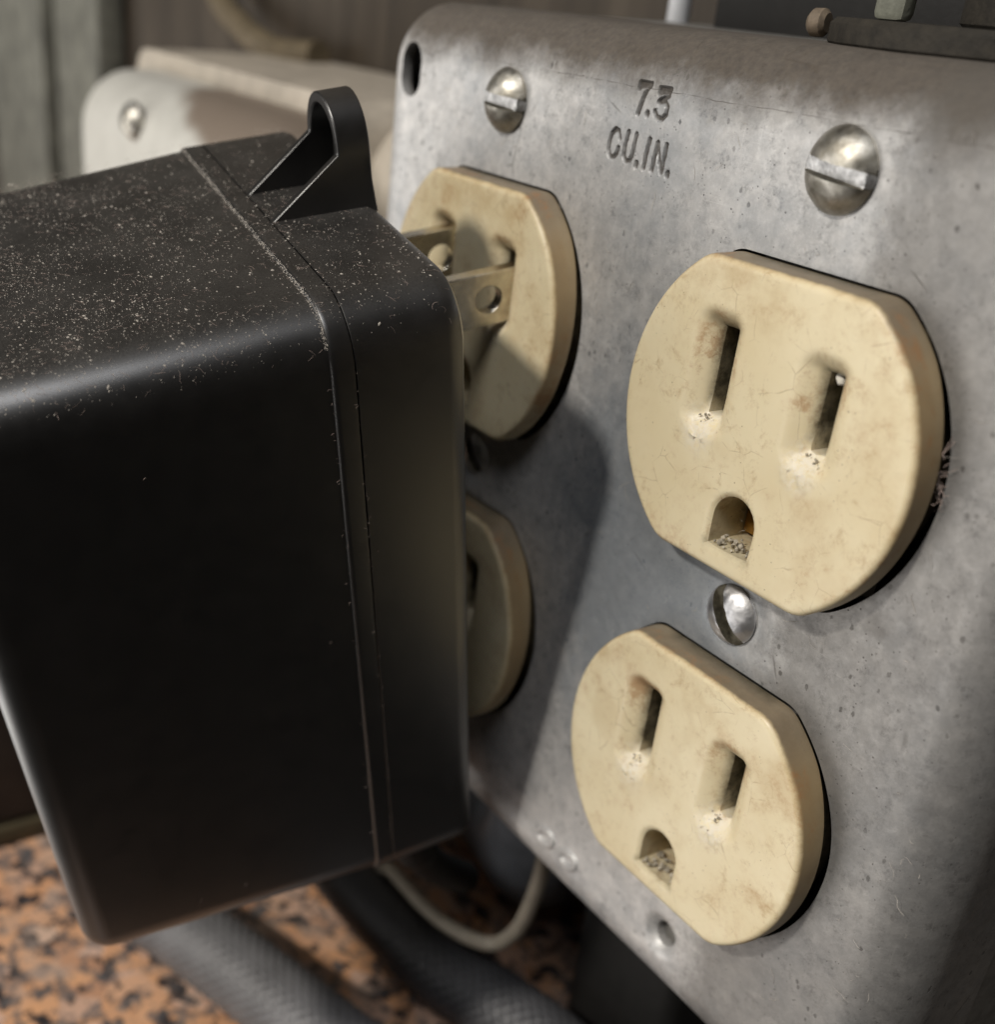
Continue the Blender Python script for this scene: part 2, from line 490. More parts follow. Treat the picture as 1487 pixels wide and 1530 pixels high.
def add_tube(bm, path, r, n=16, cap=True, disp=None):
    path = [Vector(p) for p in path]
    up = None
    rings = []
    L = 0.0
    for i, p in enumerate(path):
        t = (path[min(i + 1, len(path) - 1)] - path[max(i - 1, 0)]).normalized()
        if up is None:
            up = t.orthogonal().normalized()
        up = (up - t * up.dot(t)).normalized()
        w = t.cross(up)
        if i:
            L += (p - path[i - 1]).length
        rr = r[i] if isinstance(r, (list, tuple)) else r
        ring = []
        for k in range(n):
            a = 2 * math.pi * k / n
            q = rr + (disp(a, L) if disp else 0.0)
            ring.append(bm.verts.new(p + (up * math.cos(a) + w * math.sin(a)) * q))
        rings.append(ring)
    for A, B in zip(rings, rings[1:]):
        for k in range(n):
            bm.faces.new((A[k], A[(k + 1) % n], B[(k + 1) % n], B[k]))
    if cap:
        bm.faces.new(rings[0][::-1])
        bm.faces.new(rings[-1])


def cyl(bm, p0, p1, r, n=32, bev=0.0):
    p0, p1 = Vector(p0), Vector(p1)
    d = (p1 - p0).normalized()
    if bev:
        add_tube(bm, [p0, p0 + d * 1e-3, p0 + d * bev, p1 - d * bev, p1 - d * 1e-3, p1], [r - bev, r - bev, r, r, r - bev, r - bev], n)
    else:
        add_tube(bm, [p0, p1], r, n)


def loft(bm, rings, cap0=True, cap1=True):
    R = [[bm.verts.new(p) for p in ring] for ring in rings]
    n = len(R[0])
    for A, B in zip(R, R[1:]):
        for k in range(n):
            bm.faces.new((A[k], A[(k + 1) % n], B[(k + 1) % n], B[k]))
    if cap0:
        bm.faces.new(R[0][::-1])
    if cap1:
        bm.faces.new(R[-1])
    return R


def rrect(l, r, b, t, rc, n=10):
    out = []
    for cx, cz, a0 in ((r - rc, t - rc, 0), (l + rc, t - rc, 90), (l + rc, b + rc, 180), (r - rc, b + rc, 270)):
        for k in range(n + 1):
            a = math.radians(a0 + 90 * k / n)
            out.append((cx + rc * math.cos(a), cz + rc * math.sin(a)))
    return out


def inside(poly, P):
    poly = np.asarray(poly)
    P = np.asarray(P)
    x, y = P[:, 0], P[:, 1]
    c = np.zeros(len(P), bool)
    x1, y1 = poly[-1]
    for x2, y2 in poly:
        cond = ((y1 > y) != (y2 > y))
        with np.errstate(divide='ignore', invalid='ignore'):
            xi = (x2 - x1) * (y - y1) / (y2 - y1) + x1
        c ^= cond & (x < xi)
        x1, y1 = x2, y2
    return c


def segdist(poly, P, closed=True):
    poly = np.asarray(poly, float)
    P = np.asarray(P, float)
    best = np.full(len(P), 1e9)
    n = len(poly)
    for i in range(n if closed else n - 1):
        a, b = poly[i], poly[(i + 1) % n]
        d = b - a
        t = np.clip(((P - a) @ d) / max(d @ d, 1e-12), 0, 1)
        q = a + t[:, None] * d
        best = np.minimum(best, np.hypot(*(P - q).T))
    return best


def sheet(outer, holes, pts, lines=(), margin=0.05):
    """triangulate a flat outline with holes, keeping extra points; returns 2D verts, triangles, outer ids, hole ids"""
    pts = np.asarray(pts, float).reshape(-1, 2)
    if len(pts):
        keep = inside(outer, pts) & (segdist(outer, pts) > margin)
        for h in holes:
            keep &= (~inside(h, pts)) & (segdist(h, pts) > margin)
        for l in lines:
            keep &= segdist(l, pts, False) > margin * 0.6
        pts = pts[keep]
    V, E = [], []
    loops = []
    for lp in [outer] + list(holes):
        k = len(V)
        n = len(lp)
        V += [tuple(p) for p in lp]
        E += [(k + i, k + (i + 1) % n) for i in range(n)]
        loops.append(list(range(k, k + n)))
    for l in lines:
        k = len(V)
        V += [tuple(p) for p in l]
        E += [(k + i, k + i + 1) for i in range(len(l) - 1)]
    V += [tuple(p) for p in pts]
    v2, e2, f2, ov, oe, of = delaunay_2d_cdt([Vector(p) for p in V], E, [], 0, 1e-6)
    back = {}
    for i, o in enumerate(ov):
        for j in o:
            back[j] = i
    v2 = np.array([(p.x, p.y) for p in v2])
    f2 = np.array([f for f in f2 if len(f) == 3])
    cen = v2[f2].mean(1)
    keep = inside(outer, cen)
    for h in holes:
        keep &= ~inside(h, cen)
    return v2, f2[keep], [[back[i] for i in lp] for lp in loops]


def grid(x0, x1, z0, z1, step, jit=0.18):
    xs = np.arange(x0, x1 + 1e-6, step)
    zs = np.arange(z0, z1 + 1e-6, step)
    g = np.stack(np.meshgrid(xs, zs), -1).reshape(-1, 2)
    rng = np.random.RandomState(3)
    return g + rng.uniform(-jit, jit, g.shape) * step


def dshape(R, F, n=26, cr=0.5, cx=0.0, cz=0.0):
    """circle with flat top and bottom, corners eased"""
    a0 = math.asin(F / R)
    e = cr / R
    w = R * math.cos(a0)
    pts = []

    def ease(p0, pc, p1, k=5):
        for q in range(1, k):
            t = q / k
            pts.append(tuple((1 - t) ** 2 * a + 2 * t * (1 - t) * b + t * t * c for a, b, c in zip(p0, pc, p1)))

    for side in (1, -1):
        arc = []
        for k in range(n + 1):
            a = -a0 + e + (2 * a0 - 2 * e) * k / n
            arc.append((side * R * math.cos(a), side * R * math.sin(a)))
        pts += arc
        f0 = (side * (w - cr), side * F)
        ease(arc[-1], (side * w, side * F), f0)
        for k in range(9):
            pts.append((f0[0] * (1 - 2 * k / 8), side * F))
        nxt = (-side * R * math.cos(-a0 + e), -side * R * math.sin(-a0 + e))
        ease(pts[-1], (-side * w, side * F), nxt)
    return [(x + cx, z + cz) for x, z in pts]


def outline_normals(lp):
    n = len(lp)
    out = []
    for i in range(n):
        a, b, c = Vector(lp[i - 1]), Vector(lp[i]), Vector(lp[(i + 1) % n])
        t = (b - a).normalized() + (c - b).normalized()
        t.normalize()
        out.append(Vector((t.y, -t.x)))
    return out


def wall_rings(bm, ids_co, verts, profile):
    """continue a loop of verts outward along (offset, y) pairs; the loop runs counter-clockwise in x,z"""
    nr = outline_normals(ids_co)
    prev = verts
    n = len(verts)
    for off, y in profile:
        cur = [bm.verts.new((p[0] + q.x * off, y, p[1] + q.y * off)) for p, q in zip(ids_co, nr)]
        for k in range(n):
            bm.faces.new((prev[k], prev[(k + 1) % n], cur[(k + 1) % n], cur[k]))
        prev = cur
    return prev


def circle(cx, cz, rx, rz=None, n=24):
    rz = rz or rx
    return [(cx + rx * math.cos(2 * math.pi * k / n), cz + rz * math.sin(2 * math.pi * k / n)) for k in range(n)]


COL_R, COL_L = 0.0, -46.0        # the two receptacle columns
GANG_Z = 19.45                   # outlet centres above and below the middle screw
H_FACE = 3.75                    # how far the ivory faces stand proud of the cover
F_R, F_F, F_RND = 16.75, 14.1, 0.62

# ------------------------------------------------------------------ the outlet box in front
box = thing("outlet_box", "grey galvanized double outlet box with ivory receptacles, in the foreground", "outlet box", (-23, 0, 0))
ORG = Vector((-23, 0, 0))


def place(o, pos):
    """set a part of the outlet box at a position given in plate coordinates (mm)"""
    o.location = (Vector(pos) - ORG) * S
    return o


# --- stamped strokes, plate x,z in mm (polyline, half width, depth)
STROKES = [
    ([(-25.85, 45.35), (-25.85, 45.85), (-24.3, 45.85)], .27, .34), ([(-25.75, 45.6), (-24.35, 45.7)], .27, .34),
    ([(-24.6, 45.5), (-24.9, 44.9), (-25.2, 44.1), (-25.5, 43.05)], .26, .32), ([(-24.15, 43.25), (-24.2, 43.1)], .3, .32),
    ([(-22.9, 45.2), (-22.9, 45.6), (-21.5, 45.65)], .27, .34), ([(-22.8, 45.3), (-21.55, 45.45)], .27, .34),
    ([(-21.6, 45.1), (-22.2, 44.8), (-22.75, 44.45)], .26, .32),
    ([(-22.75, 44.45), (-21.95, 44.55), (-21.5, 44.1), (-21.55, 43.45), (-22.1, 42.95), (-22.85, 43.1), (-23.15, 43.55)], .24, .3),
    ([(-27.6, 40.5), (-27.9, 41.15), (-28.4, 41.25), (-28.85, 40.8), (-29.05, 40.0), (-29.0, 39.2), (-28.7, 38.65), (-28.2, 38.6), (-27.75, 39.0), (-27.6, 39.6)], .24, .3),
    ([(-26.4, 41.25), (-26.6, 40.2), (-26.65, 39.1), (-26.3, 38.55), (-25.7, 38.65), (-25.4, 39.2), (-25.3, 40.3), (-25.2, 41.2)], .24, .3),
    ([(-24.6, 38.6), (-24.62, 38.3)], .27, .3), ([(-23.2, 41.0), (-23.4, 39.7), (-23.5, 38.3)], .25, .3),
    ([(-22.0, 40.85), (-22.2, 39.5), (-22.3, 38.25)], .25, .3), ([(-21.95, 40.7), (-21.5, 39.5), (-21.0, 38.25)], .2, .22),
    ([(-20.75, 40.85), (-20.8, 40.0), (-20.95, 38.3)], .24, .28), ([(-20.0, 38.4), (-20.05, 38.1)], .27, .3),
]
# two stamped obrounds by the lower edge
for cx, cz in ((-21.35, -43.2), (-16.7, -43.35)):
    STROKES.append(([(cx + 1.5 * math.cos(a) + 0.35 * math.sin(a), cz + 1.05 * math.sin(a)) for a in [2 * math.pi * k / 14 for k in range(15)]], .42, -.34))


def plate_height(P):
    d = np.zeros(len(P))
    for line, hw, dep in STROKES:
        s = segdist(line, P, False)
        tt = np.clip((s - hw * 0.55) / (hw * 0.75), 0, 1)
        f = (1 - tt * tt * (3 - 2 * tt)) * dep
        d = np.where(np.abs(f) > np.abs(d), f, d)
    for i, (x, z) in enumerate(P):           # slow waviness of the pressed sheet
        d[i] += 0.10 * noise.noise(Vector((x * 0.045, z * 0.045, 1.3))) + 0.02 * noise.noise(Vector((x * 0.25, z * 0.25, 5.0)))
    for cx, cz, r, dep in ((3.3, -10, 4, .12), (16, -17, 5, .2), (20, 22, 6, .15), (-22, -8, 5, .15)):
        q = np.exp(-((P[:, 0] - cx) ** 2 + (P[:, 1] - cz) ** 2) / r ** 2)
        d += dep * q
    # ring pressed down round the middle screws and the empty bottom screw hole
    for cx in (COL_R, COL_L):
        q = np.hypot(P[:, 0] - cx, P[:, 1])
        d += 0.4 * np.clip(1 - np.maximum(q - 2.9, 0) / 1.7, 0, 1) ** 2 * (q < 5)
        q = np.hypot(P[:, 0] - cx, P[:, 1] + 41.65)
        d += 0.9 * np.clip(1 - np.maximum(q - 1.5, 0) / 1.5, 0, 1) ** 2
    return d


BEND = 6.0
XL, XR, ZB, ZT, DEPTH = -75.3, 27.9, -50.8, 50.8, 14.0
core = (XL + BEND + 2, XR - BEND - 2, ZB + BEND + 2, ZT - BEND - 2)


def bend_map(P, h):
    """unrolled sheet coordinates -> pressed cover with rounded edges (the sides run back in +y)"""
    out = np.zeros((len(P), 3))
    c = np.stack([np.clip(P[:, 0], core[0], core[1]), np.clip(P[:, 1], core[2], core[3])], 1)
    v = P - c
    d = np.hypot(v[:, 0], v[:, 1])
    n = v / np.maximum(d, 1e-9)[:, None]
    s = np.maximum(d - 2.0, 0)
    th = np.minimum(s / BEND, math.pi / 2)
    rest = np.maximum(s - BEND * math.pi / 2, 0)
    r = np.minimum(d, 2.0) + BEND * np.sin(th)
    y = BEND * (1 - np.cos(th)) + rest
    out[:, 0] = c[:, 0] + n[:, 0] * (r - h * np.sin(th))
    out[:, 2] = c[:, 1] + n[:, 1] * (r - h * np.sin(th))
    out[:, 1] = y + h * np.cos(th)
    return out


def make_cover():
    ext = 2.0 + BEND * math.pi / 2 + DEPTH - BEND
    outer = rrect(core[0] - ext, core[1] + ext, core[2] - ext, core[3] + ext, ext, 26)
    # densify straight runs
    o2 = []
    for i, p in enumerate(outer):
        q = outer[(i + 1) % len(outer)]
        L = math.dist(p, q)
        m_ = max(1, int(L / 2.0))
        if L < 1e-6:
            continue
        o2 += [(p[0] + (q[0] - p[0]) * k / m_, p[1] + (q[1] - p[1]) * k / m_) for k in range(m_)]
    holes = []
    for cx in (COL_L, COL_R):
        for s in (1, -1):
            holes.append(dshape(17.0, 14.38, 60, 1.0, cx + 0.05, s * GANG_Z - 0.05))
        holes.append(circle(cx, -41.65, 1.5, 1.6, 20))
        holes.append(circle(cx, 0, 2.2, None, 20))
    rad = 2.25
    slot = [(-67.7 + rad * math.cos(a), 43.0 + (0.9 if math.sin(a) >= 0 else -0.9) + rad * math.sin(a)) for a in [2 * math.pi * k / 24 + 0.05 for k in range(24)]]
    holes.append(slot)
    lo = (core[0] - ext, core[1] + ext, core[2] - ext, core[3] + ext)
    pts = [grid(*lo, 1.5)]
    # finer on the bends, in the stamping and round the pressed rings
    g = grid(*lo, 0.75)
    c = np.stack([np.clip(g[:, 0], core[0], core[1]), np.clip(g[:, 1], core[2], core[3])], 1)
    d = np.hypot(*(g - c).T)
    pts.append(g[(d > 1.5) & (d < 13)])
    pts.append(grid(-29.8, -19.3, 37.5, 46.5, 0.11))
    pts.append(grid(-23.6, -14.5, -45.2, -41.4, 0.16))
    for cx in (COL_L, COL_R):
        for cz in (0, -41.65):
            pts.append(grid(cx - 5, cx + 5, cz - 4.7, cz + 4.7, 0.4))
    pts = np.concatenate(pts)
    v2, f, loops = sheet(o2, holes, pts, margin=0.06)
    v3 = bend_map(v2, plate_height(v2))
    bm = bmesh.new()
    ls = bm.verts.layers.float_color.new("stamp")
    vs = [bm.verts.new(p) for p in v3]
    sd = np.zeros(len(v2))
    for line, hw, dep in STROKES:
        if dep > 0:
            sd = np.maximum(sd, 1 - np.clip((segdist(line, v2, False) - hw * 0.62) / (hw * 0.5), 0, 1))
    for v, c in zip(vs, sd):
        v[ls] = (c, c, c, 1)
    for t in f:
        bm.faces.new([vs[i] for i in t])
    for lp in loops[1:]:                      # sheet thickness inside every hole
        ring = [vs[i] for i in lp]
        nxt = [bm.verts.new(v.co + Vector((0, 1.5, 0))) for v in ring]
        for k in range(len(ring)):
            bm.faces.new((ring[k], ring[(k + 1) % len(ring)], nxt[(k + 1) % len(ring)], nxt[k]))
    bm.normal_update()
    bmesh.ops.translate(bm, verts=bm.verts, vec=-ORG)
    # y faces the room: flip so that normals look to -y
    bmesh.ops.recalc_face_normals(bm, faces=bm.faces)
    f0 = max(bm.faces, key=lambda q: -abs(q.calc_center_median().x - 15) - abs(q.calc_center_median().z + 3) - abs(q.calc_center_median().y) * 3)
    if f0.normal.y > 0:
        bmesh.ops.reverse_faces(bm, faces=bm.faces)
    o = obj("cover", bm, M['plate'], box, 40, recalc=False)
    return o


make_cover()

# --- steel box behind the cover
bm = bmesh.new()
prof = [(y, rrect(XL + i - ORG.x, XR - i - ORG.x, ZB + i, ZT - i, 6, 8)) for y, i in ((14.4, 0.4), (52, 0.4), (53.4, 1.6))]
loft(bm, [[(x, y, z) for x, z in ring] for y, ring in prof], cap0=False)
obj("box_body", bm, M['box'], box)


# --- one ivory outlet face, built round its own centre
SLOTS = ((-6.0, 3.75, 0.80, 4.1), (6.2, 3.75, 0.74, 3.5))     # x, z, half width, half height
GROUND = (0.0, -8.8, 2.55)


def ground_loop(sc=1.0, dz=0.0):
    gx, gz, gr = GROUND
    pts = [(gx + gr * sc * math.cos(math.pi * k / 14), gz + gr * sc * math.sin(math.pi * k / 14)) for k in range(15)]
    zb = gz - 2.9 * sc
    pts += [(gx - gr * sc, gz - 1.4), (gx - gr * sc * 0.98, zb), (gx - gr * 0.35, zb - .1), (gx + gr * 0.4, zb), (gx + gr * sc * 0.97, zb + .1), (gx + gr * sc, gz - 1.3)]
    return pts


def slot_loop(s):
    x, z, hw, hh = s
    return [(x - hw, z - hh), (x, z - hh - .1), (x + hw, z - hh), (x + hw, z - hh / 2), (x + hw, z), (x + hw, z + hh / 2), (x + hw, z + hh), (x, z + hh + .1),
            (x - hw, z + hh), (x - hw, z + hh / 2), (x - hw, z), (x - hw, z - hh / 2)]


def funnel(P):
    d = np.zeros(len(P))
    for x, z, hw, hh in SLOTS:
        dx = np.maximum(np.abs(P[:, 0] - x) - hw, 0)
        dz = np.maximum(np.abs(P[:, 1] - z) - hh, 0)
        q = np.sqrt((dx / 2.35) ** 2 + (dz / 2.0) ** 2)
        t = np.clip(1 - q, 0, 1)
        d = np.maximum(d, 1.75 * t ** 1.7)
    return d


def make_face_mesh():
    cR, cF = F_R - F_RND, F_F - F_RND
    outer = dshape(cR, cF, 52, 0.9)
    holes = [slot_loop(s) for s in SLOTS] + [ground_loop()]
    pts = [grid(-17, 17, -14, 14, 0.8)]
    for s in SLOTS:
        pts.append(grid(s[0] - 3.8, s[0] + 3.8, s[1] - 6.8, s[1] + 6.8, 0.3))
    pts.append(grid(-3.4, 3.4, -13, -5.5, 0.35))
    v2, f, loops = sheet(outer, holes, np.concatenate(pts), margin=0.1)
    dep = funnel(v2)
    # the earth hole's lower lip is flared and worn
    gl = segdist(ground_loop(), v2)
    dep = np.maximum(dep, 0.35 * np.clip(1 - gl / 0.5, 0, 1) ** 2)
    crumb = np.zeros(len(v2))
    throat = np.zeros(len(v2))
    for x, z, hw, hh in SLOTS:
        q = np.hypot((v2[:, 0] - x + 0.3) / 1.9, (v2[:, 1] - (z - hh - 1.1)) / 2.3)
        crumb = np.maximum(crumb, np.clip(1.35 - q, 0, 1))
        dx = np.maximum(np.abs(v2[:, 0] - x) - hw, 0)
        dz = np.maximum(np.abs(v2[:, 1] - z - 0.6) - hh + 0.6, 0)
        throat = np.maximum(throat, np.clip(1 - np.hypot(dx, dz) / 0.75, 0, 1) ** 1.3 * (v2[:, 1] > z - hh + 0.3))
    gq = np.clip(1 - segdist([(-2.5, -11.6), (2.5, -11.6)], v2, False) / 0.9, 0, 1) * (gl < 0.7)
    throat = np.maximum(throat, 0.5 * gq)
    bumpy = np.array([noise.noise(Vector((x * 2.3, z * 2.3, 0))) for x, z in v2])
    dep = dep - crumb * np.clip(bumpy, 0, 1) * 0.5
    dep += np.array([0.05 * noise.noise(Vector((x * .13, z * .13, 9))) for x, z in v2])
    bm = bmesh.new()
    lc = bm.verts.layers.float_color.new("crumb")
    lt = bm.verts.layers.float_color.new("throat")
    vs = []
    for (x, z), d, c, th in zip(v2, dep, crumb, throat):
        v = bm.verts.new((x, -H_FACE + d, z))
        v[lc] = (c, c, c, 1)
        v[lt] = (th, th, th, 1)
        vs.append(v)
    for t in f:
        bm.faces.new([vs[i] for i in t])
    prof = [(F_RND * math.sin(a), -H_FACE + F_RND * (1 - math.cos(a))) for a in [math.radians(k) for k in (20, 40, 60, 78, 90)]]
    prof += [(F_RND, -2.0), (F_RND + 0.03, -1.0), (F_RND, -0.75), (F_RND - 1.9, -0.6), (F_RND - 2.1, 0.6), (F_RND - 2.2, 4.0)]
    first = len(bm.verts)
    wall_rings(bm, [tuple(v2[i]) for i in loops[0]], [vs[i] for i in loops[0]], prof)
    bm.verts.ensure_lookup_table()
    for v in list(bm.verts)[first:]:
        v[lt] = v[lc] = (0, 0, 0, 1)
        if v.co.y > -1.6:             # the lip reaches the cover along the top, and stands clear at the lower right
            k = max(0.0, min(1.0, (v.co.x - 1.3 * v.co.z) / 22))
            if v.co.y < -0.5:
                v.co.y += 0.75 - 1.25 * k
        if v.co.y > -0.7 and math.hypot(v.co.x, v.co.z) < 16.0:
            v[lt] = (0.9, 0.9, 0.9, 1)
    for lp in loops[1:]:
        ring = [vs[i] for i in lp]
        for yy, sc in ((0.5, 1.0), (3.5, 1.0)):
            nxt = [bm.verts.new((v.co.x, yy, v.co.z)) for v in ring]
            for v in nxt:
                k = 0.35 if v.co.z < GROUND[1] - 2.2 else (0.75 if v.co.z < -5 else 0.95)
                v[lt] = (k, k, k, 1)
                v[lc] = (0, 0, 0, 1)
            for k in range(len(ring)):
                bm.faces.new((ring[k], ring[(k + 1) % len(ring)], nxt[(k + 1) % len(ring)], nxt[k]))
            ring = nxt
    bmesh.ops.recalc_face_normals(bm, faces=bm.faces)
    big = max(bm.faces, key=lambda q: q.calc_area())
    ref = min(bm.faces, key=lambda q: math.hypot(q.calc_center_median().x, q.calc_center_median().z - 10))
    if ref.normal.y > 0:
        bmesh.ops.reverse_faces(bm, faces=bm.faces)
    return bm


recept = bpy.data.objects.new("duplex_receptacle", None)
recept.empty_display_size = 0.2
link(recept, box)
place(recept, (COL_R, 0, 0))
recept["label"] = "ivory duplex receptacle in the right half of the cover, nothing plugged in"
face_a = obj("outlet_face", make_face_mesh(), M['ivory'], recept, 38, recalc=False)
face_a.location = (0, 0, GANG_Z * S)


def contact_parts(parent, z):
    names = []
    for nm, boxes, mt in (("contact_well", [((-11, 4.2, -13), (11, 9.0, 10), 0)], 'cavity'),
                          ("slot_contact", [((SLOTS[0][0] - .75, 0.4, SLOTS[0][1] - 4.0), (SLOTS[0][0] - .25, 3.4, SLOTS[0][1] + 1.5), .1)], 'contact'),
                          ("slot_contact", [((SLOTS[1][0] - .75, 0.2, SLOTS[1][1] - 3.4), (SLOTS[1][0] - .15, 3.4, SLOTS[1][1] + 2.6), .1)], 'contact'),
                          ("ground_contact", [((GROUND[0] - 2.3, 0.9, GROUND[1] - 2.4), (GROUND[0] + 2.3, 3.3, GROUND[1] + 2.2), .15),
                                              ((GROUND[0] + .5, -0.6, GROUND[1] - 2.6), (GROUND[0] + 2.2, 2.0, GROUND[1] - 1.6), .15)], 'brass')):
        b = bmesh.new()
        for lo, hi, bv in boxes:
            add_box(b, lo, hi, bv)
        o = obj(nm, b, M[mt], parent)
        o.location = (0, 0, z * S)
        names.append(o)
    return names


contact_parts(recept, GANG_Z)
kids = list(recept.children)
for k in kids:                                # lower outlet of the pair
    c = k.copy()
    scene.collection.objects.link(c)
    c.parent = recept
    c.location = (0, 0, -GANG_Z * S)
bm = bmesh.new()
add_box(bm, (-8, 2.2, -47), (8, 3.4, 47), 0.3)
yoke = obj("mounting_strap", bm, M['box'], recept)
recept2 = recept.copy()
scene.collection.objects.link(recept2)
recept2.parent = box
place(recept2, (COL_L, 0, 0))
recept2["label"] = "ivory duplex receptacle in the left half of the cover, behind the black adapter"
for k in list(recept.children):
    c = k.copy()
    scene.collection.objects.link(c)
    c.parent = recept2


# --- screws
def make_screw(R, H, slot_w, slot_d, name, mat, pos, ang, tilt=(0, 0), worn=0.0, grimy=False):
    outer = circle(0, 0, R, None, 48)
    lines = []
    L = R * 0.999
    for s in (-1, 1):
        for w in (slot_w / 2, slot_w / 2 + 0.10):
            x = math.sqrt(max((R * 0.985) ** 2 - w * w, 0))
            lines.append([(-x + 2 * x * k / 20, s * w) for k in range(21)])
    g = grid(-R, R, -R, R, 0.28)
    v2, f, loops = sheet(outer, [], g, lines, 0.05)
    bm = bmesh.new()
    ca, sa = math.cos(ang), math.sin(ang)
    vs = []
    Rs = (R * R + H * H) / (2 * H)
    for x, z in v2:
        r = math.hypot(x, z)
        h = max(0.0, math.sqrt(max(Rs * Rs - min(r, R) ** 2, 0)) - (Rs - H))
        h = h + 0.45 * (1 - (r / R) ** 6)
        if abs(z) < slot_w / 2 + 0.03:
            h = min(h, H + 0.45 - slot_d)
        h += worn * 0.06 * noise.noise(Vector((x * 1.5, z * 1.5, 3)))
        vs.append(bm.verts.new((x * ca - z * sa, -h, x * sa + z * ca)))
    for t in f:
        bm.faces.new([vs[i] for i in t])
    rim = [vs[i] for i in loops[0]]
    nxt = [bm.verts.new((v.co.x * 0.93, 0.9, v.co.z * 0.93)) for v in rim]
    for k in range(len(rim)):
        bm.faces.new((rim[k], rim[(k + 1) % len(rim)], nxt[(k + 1) % len(rim)], nxt[k]))
    bm.faces.new(nxt)
    bmesh.ops.recalc_face_normals(bm, faces=bm.faces)
    bm.faces.ensure_lookup_table()
    for q in bm.faces:
        c = q.calc_center_median()
        u, w = c.x * ca + c.z * sa, -c.x * sa + c.z * ca
        if abs(w) < slot_w / 2 and not grimy:
            q.material_index = 2
        if slot_w / 2 - 0.01 < abs(w) < slot_w / 2 + 0.11 and abs(q.normal.y) < 0.6 or (grimy and abs(w) < slot_w / 2 and c.y < 0.5):
            q.material_index = 1
    o = obj(name, bm, [mat, M['grime_shade'], M['slotmetal']], box, 32)
    place(o, pos)
    o.rotation_euler = (tilt[0], 0, tilt[1])
    return o


s1 = make_screw(3.55, 1.55, 1.15, 1.35, "cover_screw", M['screw'], (0.2, -0.35, 41.9), math.radians(-6), worn=1)
s1["label"] = "large slotted dome-head screw at the top right of the cover"
s2 = make_screw(3.45, 1.5, 1.15, 1.3, "cover_screw", M['screw'], (-46.9, -0.35, 41.8), math.radians(-4), worn=1)
s2["label"] = "smaller-looking slotted dome-head screw at the top left of the cover, tarnished"
s3 = make_screw(3.1, 0.95, 1.3, 1.2, "cover_screw", M['bright'], (-0.75, 0.1, -0.15), math.radians(-52), worn=1.6, grimy=True)
s3["label"] = "bright slotted screw between the two right-hand outlets"
s4 = s3.copy()
scene.collection.objects.link(s4)
s4.parent = box
place(s4, (-46.0, 0.9, 0))
s4["label"] = "slotted screw between the two left-hand outlets, hidden by the adapter"

# --- conduit connector and locknut on top of the box
bm = bmesh.new()
cyl(bm, (22.3, 24, 50.5), (22.3, 24, 53.0), 18.5, 48, 0.5)
obj("conduit_locknut", bm, M['nut'], box)
bm = bmesh.new()
cyl(bm, (25.8, 26, 53.0), (25.8, 26, 120), 11.5, 40, 0.3)
obj("conduit_pipe", bm, M['nut'], box)
bm = bmesh.new()
add_box(bm, (9.6, 15.5, 52.9), (13.2, 17.5, 100), 0.8)
obj("clamp_lug", bm, M['conduit'], box)
bm = bmesh.new()
cyl(bm, (4.6, 13.5, 52.3), (6.4, 13.9, 52.4), 1.25, 14, 0.4)
obj("bond_screw", bm, M['tanmetal'], box)
bm = bmesh.new()
bmesh.ops.create_icosphere(bm, subdivisions=2, radius=0.52)
for v in bm.verts:
    v.co *= 1 + 0.35 * noise.noise(v.co * 2.2)
o = obj("plaster_crumb", bm, M['chip'], box)
place(o, (6.15, -1.35, GANG_Z + 6.75))

# grit lying in the earth holes and on the slot sills of the right-hand receptacle
bm = bmesh.new()
spots = []
for zc in (GANG_Z, -GANG_Z):
    spots += [(random.uniform(-2.2, 2.2), random.uniform(-3.3, -0.6), zc + GROUND[1] - 2.75 + random.uniform(0, .35), random.uniform(.12, .34)) for _ in range(34)]
    for sx, sz, hw, hh in SLOTS:
        spots += [(sx + random.gauss(-.2, .55), -2.3 - abs(random.gauss(0, .5)), zc + sz - hh - abs(random.gauss(0, .7)) - .1, random.uniform(.06, .17)) for _ in range(22)]
for gx, gy, gz, gr in spots:
    k = bmesh.ops.create_icosphere(bm, subdivisions=1, radius=gr)
    for v in k['verts']:
        v.co = v.co * random.uniform(.6, 1.25) + Vector((gx, gy, gz))
o = obj("grit", bm, M['grit'], box, 60)
place(o, (0, 0, 0))
o["kind"] = "stuff"

# --- lint caught on the right of the upper outlet and along the cover
def fibre(bm, p, r, L, nrm=None, curl=1.0, sides=4):
    d = Vector((random.gauss(0, 1), random.gauss(0, 1), random.gauss(0, 1)))
    if nrm:
        d -= nrm * d.dot(nrm)
    d.normalize()
    pts = [Vector(p)]
    for _ in range(4):
        k = Vector((random.gauss(0, 1), random.gauss(0, 1), random.gauss(0, 1))) * 0.55 * curl
        if nrm:
            k -= nrm * k.dot(nrm) * 0.9
        d = (d + k).normalized()
        pts.append(pts[-1] + d * L / 4)
    add_tube(bm, pts, [r * .6, r, r, r, r * .5], sides)


bm = bmesh.new()
for _ in range(16):
    p = (16.6 + random.gauss(0, .2), -0.3 + random.gauss(0, .3), 20.3 + random.gauss(0, 1.3))
    fibre(bm, Vector(p) - ORG, 0.028, random.uniform(1.0, 3.0), curl=1.4)
o = obj("lint_tuft", bm, M['lint'], box, 80)
o["kind"] = "stuff"
bm = bmesh.new()
for _ in range(260):
    x, z = random.uniform(-70, 27), random.uniform(-48, 46)
    nd = Vector((0, -1, 0))
    fibre(bm, Vector((x, -0.05, z)) - ORG, random.uniform(.012, .022), random.uniform(0.4, 2.2), nd, 0.8, 3)
o = obj("dust_fibres", bm, M['dust'], box, 80)
o["kind"] = "stuff"

